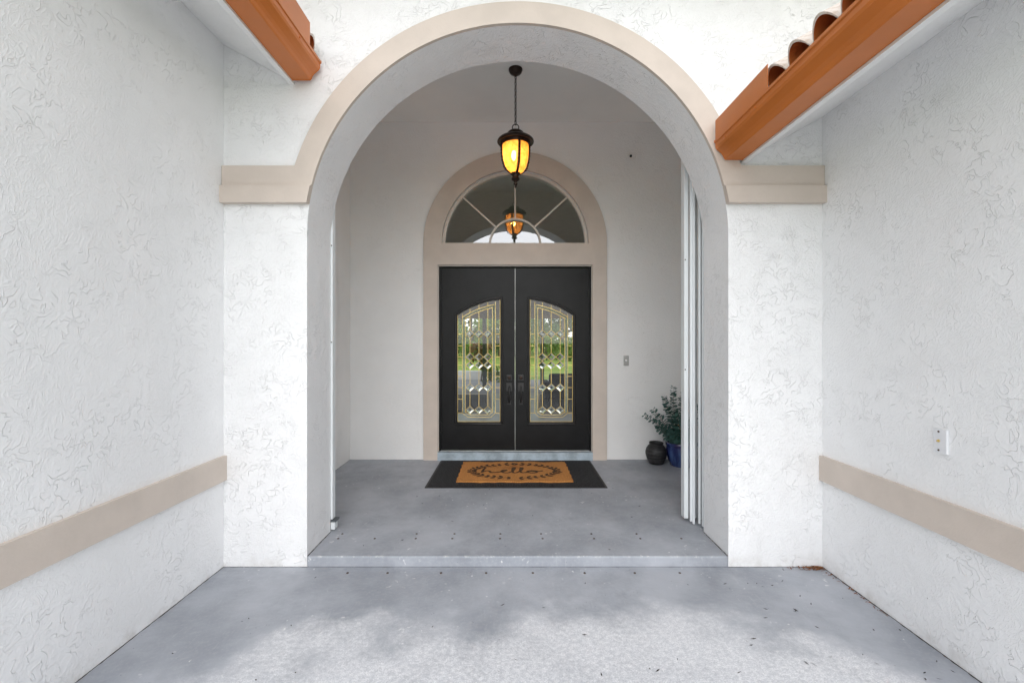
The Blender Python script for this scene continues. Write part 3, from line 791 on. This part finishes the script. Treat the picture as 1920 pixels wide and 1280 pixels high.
def spline(P, n=10):
    P = [Vector(p) for p in P]; out = []
    for i in range(len(P)-1):
        p0, p1, p2, p3 = P[max(i-1,0)], P[i], P[i+1], P[min(i+2, len(P)-1)]
        for k in range(n):
            t_ = k/n; out.append(.5*((2*p1)+(p2-p0)*t_+(2*p0-5*p1+4*p2-p3)*t_*t_+(3*p1-p0-3*p2+p3)*t_**3))
    out.append(P[-1]); return out
def stroke(P, w=.016):
    pts = spline([(a, b_) for a, b_ in P], 8)
    # into mat coordinates: writing runs along +x, its height along +y
    n = len(pts); L, Rr = [], []
    for i, p in enumerate(pts):
        t_ = (pts[min(i+1, n-1)]-pts[max(i-1, 0)]); t_ = t_.normalized() if t_.length > 1e-9 else Vector((1, 0)); nn = Vector((-t_.y, t_.x))
        L.append(p+nn*w/2); Rr.append(p-nn*w/2)
    vs_ = [(p.x, p.y, czt(p.x, p.y)+.0026) for p in L+Rr]
    ink.add(vs_, [(i, n+i, n+i+1, i+1) for i in range(n-1)])
bx, by = -.335, 1.700; S_ = 1.0
def word(P, w=.016): stroke([(bx+x, by+y) for x, y in P], w+.010)
word([(.030, .190), (.012, .110), (.002, .020), (.010, .030), (.045, .062), (.075, .050), (.085, .015), (.110, .000), (.150, .006), (.185, .028)])
word([(.185, .028), (.225, .062), (.245, .088), (.222, .098), (.198, .072), (.200, .030), (.225, .004), (.262, .006), (.300, .050)], .015)
word([(.300, .050), (.322, .110), (.328, .170), (.312, .172), (.306, .110), (.306, .040), (.320, .004), (.348, .010), (.375, .045)], .015)
word([(.375, .045), (.400, .110), (.408, .170), (.392, .174), (.385, .110), (.385, .040), (.400, .004), (.430, .006), (.452, .020)], .015)
word([(.452, .020), (.462, .060), (.500, .082), (.540, .068), (.552, .038), (.525, .006), (.485, .002), (.458, .026), (.470, .055), (.540, .050), (.590, .055), (.612, .070)], .015)
ink.build('printed_word', M['ink'], cm, merge=False)
ink = MB()
ex, ey, er, es = -.008, 1.768, .425, .240
stroke([(ex+er*math.cos(a), ey+es*math.sin(a)) for a in [R(-84)+ (R(348))*k/40 for k in range(41)]], .007)
nlf = 36
for k in range(nlf):
    a = R(-90) + 2*PI*(k+.5)/nlf
    up_ = 1 if k < nlf/2 else -1
    c = Vector((ex+er*math.cos(a), ey+es*math.sin(a))); tg = Vector((-er*math.sin(a), es*math.cos(a))).normalized()*up_
    for sd in (-1, 1):
        d2 = (tg*.75 + Vector((-tg.y, tg.x))*sd*.75).normalized(); ln = .064 + .012*math.sin(k*2.1); nn = Vector((-d2.y, d2.x))
        poly = [c+d2*.004, c+d2*ln*.45+nn*.016, c+d2*ln*.8+nn*.012, c+d2*ln, c+d2*ln*.8-nn*.012, c+d2*ln*.45-nn*.016]
        ink.add([(p.x, p.y, czt(p.x, p.y)+.0028) for p in poly], [(0,1,2,3,4,5)])
ink.build('printed_wreath', M['ink'], cm, merge=False)

# ------------------------------------------------------------------ pots and eucalyptus
def jar_mat():
    m, nt, b = mat('black_clay'); t = NT(nt); s = t.sep(t.coord())
    ringy = t.noise(60, 2, vec=t.scale(t.coord(), (.06, .06, 1.0)))
    nt.links.new(t.mix(t.map(t.math('ADD', t.math('MULTIPLY', ringy, .7), t.math('MULTIPLY', t.noise(22, 4, .7), .3)), .4, .65), (.010, .010, .011), (.060, .057, .058)), b.inputs['Base Color'])
    b.inputs['Roughness'].default_value = .5; nt.links.new(t.bump(ringy, .006), b.inputs['Normal']); return m
M['jar'] = jar_mat()
jx, jy = 1.525, 2.125
jar = MB().lathe([(.0, .0), (.066, .0), (.074, .008), (.098, .055), (.112, .105), (.113, .130), (.104, .165), (.082, .198), (.070, .206), (.072, .216), (.076, .228), (.072, .233), (.064, .228), (.060, .205), (.085, .165), (.09, .10), (.06, .02), (.0, .018)], (jx, jy, ZP), 40, caps=False).build('clay_jar', M['jar'], None, smooth=.9)
tag(jar, 'small squat black ridged clay jar beside the blue plant pot', 'jar')
def glaze():
    m, nt, b = mat('blue_glaze'); t = NT(nt); s = t.sep(t.coord())
    drip = t.noise(14, 4, .6, .4, t.scale(t.coord(), (1, 1, .25)))
    c = t.mix(t.map(drip, .38, .66), (.010, .018, .10), (.050, .095, .24))
    c = t.mix(t.math('MULTIPLY', t.map(t.noise(7, 3), .5, .7), .6), c, (.035, .008, .055))
    nt.links.new(c, b.inputs['Base Color']); b.inputs['Roughness'].default_value = .16; b.inputs['Coat Weight'].default_value = .4
    nt.links.new(t.bump(drip, .003), b.inputs['Normal']); return m
M['glaze'] = glaze()
bx_, by_ = 1.775, 2.06
pot = empty('plant_pot', (bx_, by_, ZP), 'glossy blue glazed pot holding the eucalyptus beside the shutter', 'pot')
MB().lathe([(.0, .0), (.112, .0), (.120, .008), (.140, .070), (.153, .140), (.157, .195), (.155, .212), (.163, .222), (.165, .238), (.160, .250), (.150, .250), (.146, .235), (.146, .205), (.140, .19)], (bx_, by_, ZP), 44, caps=False).build('body', M['glaze'], pot, smooth=.9)
M['soil'] = simple('potting_soil', (.020, .014, .010), .95, var=.5, vscale=50, bump=.02, bscale=40)
MB().lathe([(.143, 0), (.08, .012), (.0, .016)], (bx_, by_, ZP+.205), 30, caps=False).build('soil', M['soil'], pot)
def leaf_mat(name, c1, c2, back, trans=.25):
    m, nt, b = mat(name); t = NT(nt); oi = nt.nodes.new('ShaderNodeObjectInfo')
    c = t.mix(oi.outputs['Random'], c1, c2); c = t.mix(t.map(t.noise(40, 3), .35, .7), c, back)
    nt.links.new(c, b.inputs['Base Color']); b.inputs['Roughness'].default_value = .5
    tl = nt.nodes.new('ShaderNodeBsdfTranslucent'); nt.links.new(c, tl.inputs[0]); mx = nt.nodes.new('ShaderNodeMixShader'); mx.inputs[0].default_value = trans
    nt.links.new(b.outputs[0], mx.inputs[1]); nt.links.new(tl.outputs[0], mx.inputs[2]); nt.links.new(mx.outputs[0], nt.nodes['Material Output'].inputs['Surface']); return m
M['euca'] = leaf_mat('eucalyptus_leaf', (.045, .125, .105), (.13, .25, .215), (.075, .17, .145))
M['euca_stem'] = simple('eucalyptus_stem', (.10, .075, .05), .7)
eu = empty('eucalyptus_plant', (bx_, by_, ZP+.21), 'blue-green eucalyptus with round paired leaves rising from the blue pot', 'plant')
lq = MB(); NL = 9
lq.v = [(0,0,0)] + [(.023*(1-math.cos(2*PI*k/NL)) , .0215*math.sin(2*PI*k/NL), .004*math.cos(2*PI*k/NL)**2-.002) for k in range(NL)]
lq.v = [(.023, 0, .0035)] + lq.v[1:]
lq.f = [(0, 1+k, 1+(k+1) % NL) for k in range(NL)]
leafme = lq.mesh('leaf', M['euca'], smooth=2)
stems = [((-.03, 0, 0), (-.06, .02, .25), (-.085, .03, .46), (-.075, .035, .62)),
         ((.02, .0, 0), (.00, -.02, .25), (.01, .0, .42), (.03, .01, .55)),
         ((-.04, -.02, 0), (-.14, -.03, .14), (-.26, .0, .24), (-.385, .03, .315)),
         ((-.03, .0, 0), (-.12, .02, .17), (-.21, .05, .29), (-.28, .07, .37)),
         ((-.04, -.03, 0), (-.13, -.06, .10), (-.22, -.05, .17), (-.27, -.03, .19)),
         ((.0, .02, 0), (-.05, .05, .20), (-.12, .08, .36), (-.155, .09, .50)),
         ((.03, .03, 0), (.05, .04, .22), (.05, .05, .40), (.02, .06, .50)),
         ((.05, -.02, 0), (.10, -.02, .2), (.14, .0, .36), (.16, .0, .45)),
         ((-.01, -.04, 0), (-.03, -.09, .12), (-.07, -.12, .26), (-.10, -.12, .34)),
         ((-.02, -.04, 0), (-.07, -.09, .08), (-.12, -.11, .14), (-.17, -.11, .16)),
         ((.02, -.05, 0), (.02, -.11, .10), (.02, -.13, .22), (.03, -.13, .30))]
for sp in stems:
    P = []
    B = [Vector((bx_, by_, ZP+.21)) + Vector(p) for p in sp]
    for k in range(13):
        t_ = k/12; P.append(B[0]*(1-t_)**3 + B[1]*3*t_*(1-t_)**2 + B[2]*3*t_*t_*(1-t_) + B[3]*t_**3)
    so = MB().tube(P, [.0042*(1-.75*k/12) for k in range(13)], 6).build('stem', M['euca_stem'], eu, smooth=2)
    length = sum((P[i+1]-P[i]).length for i in range(12)); npair = int(length/.021)
    for j in range(1, npair+1):
        t_ = .10 + .90*j/npair; f_ = min(t_*12, 11.999); i0 = int(f_); p = P[i0]*(1-(f_-i0)) + P[i0+1]*(f_-i0)
        tg = (P[min(i0+1, 12)]-P[i0]).normalized(); a0 = j*1.57 + rnd.uniform(-.5, .5)
        ax1 = tg.orthogonal().normalized(); ax2 = tg.cross(ax1)
        for k in range(2):
            if rnd.random() < .06: continue
            a = a0 + PI*k; out = (ax1*math.cos(a)+ax2*math.sin(a)); xd = (out*.9 + tg*rnd.uniform(.15, .65) + Vector((0,0,rnd.uniform(-.25, .15)))).normalized()
            zd = (tg - xd*tg.dot(xd)).normalized(); yd = zd.cross(xd)
            sz = (1.36 - .55*abs(t_-.35)/.65) * rnd.uniform(.8, 1.2)
            Mx = Matrix(((xd.x*sz, yd.x*sz, zd.x*sz, p.x+xd.x*.003), (xd.y*sz, yd.y*sz, zd.y*sz, p.y+xd.y*.003), (xd.z*sz, yd.z*sz, zd.z*sz, p.z+xd.z*.003), (0,0,0,1)))
            link('leaf', leafme, so, Mx)

# ------------------------------------------------------------------ small wall things
db = empty('doorbell_plate', (1.240, YB, 1.17), 'small steel doorbell plate on the porch back wall above the jar', 'doorbell')
MB().box(1.209, 1.271, YB-.007, YB-.0005, 1.115, 1.226).build('plate', M['chrome'], db, bevel=.003)
me = MB().lathe([(.012, 0), (.012, .004), (.008, .007), (.0, .008)], (0,0,0), 16, caps=False).mesh('button', M['white_paint'], smooth=.8)
link('button', me, db, Matrix.Translation((1.240, YB-.0068, 1.175)) @ Matrix.Rotation(R(90), 4, 'X'))
ob = empty('socket_box', (RX, -.78, .944), 'small white cable socket box on the stucco above the taupe band', 'socket')
M['socket'] = simple('socket_plastic', (.76, .77, .79), .35, var=.04)
MB().box(RX-.012, RX-.0002, -.812, -.748, .890, .998).build('box', M['socket'], ob, bevel=.003)
me = MB().lathe([(.0042, 0), (.0042, .002)], (0,0,0), 10).mesh('screw', M['rust'])
for zz in (.985, .903): link('screw', me, ob, Matrix.Translation((RX-.0125, -.776, zz)) @ Matrix.Rotation(R(-90), 4, 'Y'))
me = MB().lathe([(.006, 0), (.006, .003), (.004, .003), (.004, .008), (.0, .008)], (0,0,0), 12, caps=False).mesh('connector', M['brass'], smooth=.7)
link('connector', me, ob, Matrix.Translation((RX-.0123, -.776, .944)) @ Matrix.Rotation(R(-90), 4, 'Y'))
hk = MB().lathe([(.0, 0), (.013, .0), (.014, .008), (.009, .016), (.005, .03), (.0, .032)], (0,0,0), 12, caps=False).mesh('wall_stud', M['hole'], smooth=.9)
tag(link('wall_stud', hk, None, Matrix.Translation((1.292, YB+.001, 3.455)) @ Matrix.Rotation(R(90), 4, 'X')), 'tiny black stud high on the porch back wall, above the doorbell', 'stud')

# shutter anchors let into the floor
an = MB().lathe([(.0075, -.004), (.0075, .0015), (.0045, .0015), (.0045, -.001), (.0, -.001)], (0,0,0), 12, caps=False).mesh('floor_anchor', M['rust'])
for z, y, xs in ((ZP, .250, (-1.20, -.955, -.68, -.435, -.115, .17, .515, .825, 1.10)), (ZP, .325, (-1.20, -.69, -.43, -.115, .165, .51, .82))):
    for x in xs: tag(link('floor_anchor', an, None, Matrix.Translation((x, y, z+.001))), 'dark shutter anchor set in the raised porch slab', 'anchor', 'shutter anchors in the porch floor')
for x in (-1.02, -.78, -.46, -.19, .09, .40, .70, .97): tag(link('floor_anchor', an, None, Matrix.Translation((x, -.075, .001))), 'dark anchor set in the patio just below the step', 'anchor', 'anchors in the patio below the step')

# wind-blown bits
M['litter'] = simple('dry_leaf', (.22, .085, .030), .9, var=.5, vscale=40)
M['litter_dark'] = simple('dark_leaf_bit', (.035, .028, .022), .9, var=.4, vscale=40)
def bits(name, spots, m_, label, sc=1.0):
    q = MB()
    for x, y, z in spots:
        a = rnd.uniform(0, 2*PI); ln = rnd.uniform(.006, .020)*sc; w = rnd.uniform(.0015, .005)*sc; dx, dy = math.cos(a), math.sin(a)
        p = [(x-dx*ln, y-dy*ln, z+.001), (x-dy*w, y+dx*w, z+rnd.uniform(.001, .004)), (x+dx*ln, y+dy*ln, z+rnd.uniform(.001, .005)), (x+dy*w, y-dx*w, z+.0005)]
        q.add(p, [(0,1,2,3)])
    return tag(q.build(name, m_, merge=False), label, 'litter', kind='stuff')
bits('dry_leaf_litter', [(RX-.01-abs(rnd.gauss(0, .08)), -.008-abs(rnd.gauss(0, .018)), rnd.uniform(0, .008)) for _ in range(130)] + [(RX-.008-abs(rnd.gauss(0,.01)), -rnd.uniform(.02, .5), 0) for _ in range(30)],
     M['litter'], 'brown dry leaf litter blown into the corner below the socket wall')
pts = [(rnd.uniform(LX+.05, RX-.05), rnd.uniform(-1.5, -.03), 0) for _ in range(55)] + [(rnd.uniform(.9, RX-.03), rnd.uniform(-1.1, -.03), 0) for _ in range(30)]
bits('floor_litter', pts, M['litter_dark'], 'dark leaf crumbs scattered over the painted patio', .8)
bits('porch_litter', [(rnd.uniform(-1.2, 1.25), rnd.uniform(.03, 1.3), ZP) for _ in range(34)], M['litter_dark'], 'few dark leaf crumbs on the raised porch slab', .7)
gp_ = MB()                                                          # dirt in the joint between walls and slab
def joint(p0, p1, n, wmax):
    p0, p1 = Vector(p0), Vector(p1); d_ = p1-p0; nn = Vector((-d_.y, d_.x, 0)).normalized()
    prev = None
    for k in range(n+1):
        c = p0 + d_*k/n; w = wmax*(.25+.75*rnd.random())
        cur = (c + Vector((0,0,.0015)), c + nn*w + Vector((0,0,.0008)))
        if prev: gp_.add([prev[0], prev[1], cur[1], cur[0]], [(0,1,2,3)])
        prev = cur
joint((LX, 0, 0), (LX, YE, 0), 90, .007); joint((RX, YE, 0), (RX, 0, 0), 90, .009)
joint((-AR, -.0005, 0), (LX, -.0005, 0), 24, -.0)
joint((RX, -.0005, 0), (AR, -.0005, 0), 24, .005); joint((AR, -.0005, 0), (-AR, -.0005, 0), 80, .0035); joint((-AR, -.0005, 0), (LX, -.0005, 0), 24, .005)
joint((-AR, T, ZP), (-AR, 0, ZP), 20, .006); joint((AR, 0, ZP), (AR, T, ZP), 20, .006)
joint((PLX, YB, ZP), (PLX, T, ZP), 40, .004); joint((-1.02, YB-.0005, ZP), (PLX, YB-.0005, ZP), 30, .003); joint((PRX, YB-.0005, ZP), (1.02, YB-.0005, ZP), 30, .004)
tag(gp_.build('joint_dirt', M['litter_dark'], merge=False), 'thin line of dark dirt where the walls meet the slabs', 'dirt', kind='stuff')

# ------------------------------------------------------------------ foyer and garden seen through the glass
M['foyer_floor'] = simple('foyer_tile', (.72, .68, .61), .22, var=.08, vscale=1.5)
IY0, IY1 = YB+.2, 8.5
tag(MB().box(-2.8, 2.8, IY0+.0005, IY1, -.1, .10).build('foyer_floor', M['foyer_floor']), 'pale glossy foyer floor seen through the door glass', 'floor', kind='structure')
tag(MB().box(-2.8, 2.8, IY0+.0005, IY1, 3.75, 4.0).build('foyer_ceiling', M['foyer_dark']), 'dim foyer ceiling behind the fanlight', 'ceiling', kind='structure')
for s in (-1, 1):
    x0, x1 = sorted((s*2.8, s*3.0))
    tag(MB().box(x0, x1, YB+.001, 9.9, -.1, 4.0).build('foyer_wall', M['tan']), 'tan foyer side wall behind the front door', 'wall', 'foyer side walls', kind='thing')
hd = MB().box(-2.8, 2.8, IY1-.15, IY1-.001, 2.52, 3.75)
tag(hd.build('foyer_header_wall', M['tan']), 'tan wall above the garden opening at the back of the foyer', 'wall', kind='thing')
tag(MB().box(-2.8, 2.8, IY1+.001, 9.9, 2.60, 2.70).build('lanai_ceiling', M['wood_ceiling']), 'brown timber ceiling of the back lanai seen through the glass', 'ceiling', kind='structure')
bm_ = empty('lanai_beam', (0, 9.8, 2.02), 'dark beam and two posts framing the garden behind the house', 'beam')
MB().box(-2.8, 2.8, 9.72, 9.90, 2.02, 2.599).build('beam', M['wood_ceiling'], bm_)
M['post_paint'] = simple('post_paint', (.10, .14, .13), .5)
for x in (-.80, .80): MB().box(x-.05, x+.05, 9.76, 9.86, .08, 2.019).build('post', M['post_paint'], bm_, bevel=.005)
M['paver'] = simple('pool_deck_stone', (.30, .30, .30), .7, var=.12, vscale=1.6)
tag(MB().box(-12, 12, IY1+.0005, 13.0, -.15, .06).build('pool_deck', M['paver']), 'grey stone deck behind the house seen through the door glass', 'deck', kind='structure')
M['rug_dark'] = simple('dark_rug', (.030, .030, .022), .9, var=.3, vscale=20); M['rug_edge'] = simple('cream_rug_edge', (.60, .54, .44), .9)
for s, lab in ((-1, 'dark rug with cream border and nothing on it, seen through the glass'), (1, 'dark rug with cream border under the black armchair')):
    o = empty('foyer_rug', (s*1.25, 7.0, .10), lab, 'rug')
    def octo(x0, x1, y0, y1, c): return [(s*(x0+c), y0), (s*x1, y0), (s*x1, y1), (s*(x0+c*.4), y1), (s*x0, y0+c)]
    for nm, pr, zz, mm in (('border', octo(.42, 2.3, 5.35, 8.3, .35), .106, M['rug_edge']), ('field', octo(.52, 2.2, 5.50, 8.15, .32), .110, M['rug_dark'])):
        k = len(pr); MB().add([(x, y, .1005) for x, y in pr] + [(x, y, zz) for x, y in pr], [tuple(range(k, 2*k))] + [(i, (i+1) % k, k+(i+1) % k, k+i) for i in range(k)]).build(nm, mm, o)
M['black_fabric'] = simple('black_fabric', (.018, .018, .020), .85, var=.3)
ac = empty('armchair', (1.15, 7.2, .11), 'low black armchair on the rug inside the foyer', 'armchair')
MB().box(.78, 1.50, 6.85, 7.55, .16, .36).build('seat', M['black_fabric'], ac, bevel=.04)
MB().box(.80, 1.48, 7.42, 7.58, .361, .66).build('backrest', M['black_fabric'], ac, bevel=.05)
for x0 in (.66, 1.502): MB().box(x0, x0+.115, 6.86, 7.56, .16, .52).build('arm', M['black_fabric'], ac, bevel=.03)
for x in (.74, 1.54):
    for y in (6.92, 7.5): MB().box(x-.02, x+.02, y-.02, y+.02, .106, .16).build('leg', M['iron'], ac)
tag(MB().box(-2.2, -.45, 13.05, 13.30, -.06, .36).build('garden_wall', M['white_paint'], bevel=.01), 'low white garden wall at the edge of the stone deck', 'wall', kind='thing')

M['bark'] = simple('bark', (.12, .095, .07), .9, var=.3, vscale=12, bump=.02, bscale=20)
GREENS = [leaf_mat('leaf_bright', (.14, .26, .03), (.24, .36, .05), (.10, .20, .03), .45), leaf_mat('leaf_mid', (.06, .14, .03), (.10, .19, .04), (.045, .10, .025), .4), leaf_mat('leaf_red', (.22, .05, .02), (.30, .12, .03), (.12, .10, .02), .35)]
def tree(name, x, y, h, rx, z0, nl, m_, label, trunk=.1, cat='tree', group=None, ls=.13):
    o = empty(name, (x, y, -.06), label, cat, group)
    q = MB(); pts = [(x+rnd.uniform(-.08, .08)*k, y+rnd.uniform(-.08, .08)*k, -.06+(h*.8)*k/5) for k in range(6)]
    q.tube(pts, [trunk*(1-.14*k) for k in range(6)], 8)
    for k in range(5):
        a = rnd.uniform(0, 2*PI); zz = z0+(h-z0)*rnd.uniform(.1, .6)
        q.tube([(x, y, zz*.8), (x+math.cos(a)*rx*.4, y+math.sin(a)*rx*.4, zz+.2), (x+math.cos(a)*rx*.8, y+math.sin(a)*rx*.8, zz+.5)], [trunk*.45, trunk*.3, trunk*.1], 6)
    q.build('trunk', M['bark'], o, smooth=2)
    q = MB(); cl = [(rnd.gauss(0, .42)*rx, rnd.gauss(0, .42)*rx, z0+(h-z0)*rnd.random()**.9, rnd.uniform(.18, .42)*rx) for _ in range(26)]
    for i in range(nl):
        cx_, cy_, cz_, cr = rnd.choice(cl); v = Vector((rnd.gauss(0,1), rnd.gauss(0,1), rnd.gauss(0,1))).normalized()*cr*rnd.random()**.4
        p = Vector((x+cx_, y+cy_, cz_)) + v; a = Vector((rnd.gauss(0,1), rnd.gauss(0,1), rnd.gauss(0,.6))).normalized(); b_ = a.cross(Vector((rnd.gauss(0,1), rnd.gauss(0,1), 1))).normalized()
        s_ = ls*rnd.uniform(.6, 1.3)
        q.add([p-a*s_, p+b_*s_*.4, p+a*s_, p-b_*s_*.4], [(0,1,2,3)])
    q.build('crown', m_, o, merge=False)
tree('shade_tree', -3.6, 36, 7, 2.6, .7, 3200, GREENS[0], 'bright green tree beyond the lawn, behind the low white wall', .16, ls=.2)
tree('shade_tree', -1.2, 42, 8, 3.0, .7, 3600, GREENS[1], 'darker tree beyond the lawn, behind the red-leaved plant', .2, ls=.22)
tree('shade_tree', 1.6, 40, 8, 2.8, 1.2, 2600, GREENS[0], 'loose pale green tree showing sky gaps, behind the lanai post', .13, ls=.2)
tree('shade_tree', 4.4, 37, 8, 2.6, .9, 3400, GREENS[1], 'dense mid green tree beyond the lawn on the armchair side', .18, ls=.2)
for x, y, h, g_, lab in ((-4.8, 31, 1.7, 1, 'dark rounded shrub at the lawn edge by the outermost tree'), (-2.6, 33, 1.5, 0, 'bright low shrub between the two trees by the white wall'), (.4, 35, 1.3, 1, 'low dark shrub at the middle of the lawn edge'), (2.6, 32, 1.7, 0, 'bright shrub beyond the lanai post'), (4.6, 30, 1.5, 0, 'bright shrub under the dense mid green tree')):
    tree('garden_shrub', x, y, h, 1.1, .15, 1300, GREENS[g_], lab, .05, 'shrub', ls=.12)
for i in range(7):
    x = -9 + 3*i
    tree('background_tree', x + rnd.uniform(-.5, .5), 50 + 3*(i % 2), 10, 3.2, .4, 2600, GREENS[1], 'tall dense tree in the belt of woods closing the garden', .25, 'tree', 'belt of woods behind the garden', ls=.32)
tree('red_leaf_plant', -1.05, 12.4, 1.3, .35, .55, 220, GREENS[2], 'red-leaved plant standing before the low white wall', .03, 'plant', ls=.13)
tree('yellow_bush', -.75, 12.3, .5, .4, .1, 380, GREENS[0], 'low yellow-green bush at the foot of the red-leaved plant', .03, 'bush', ls=.09)
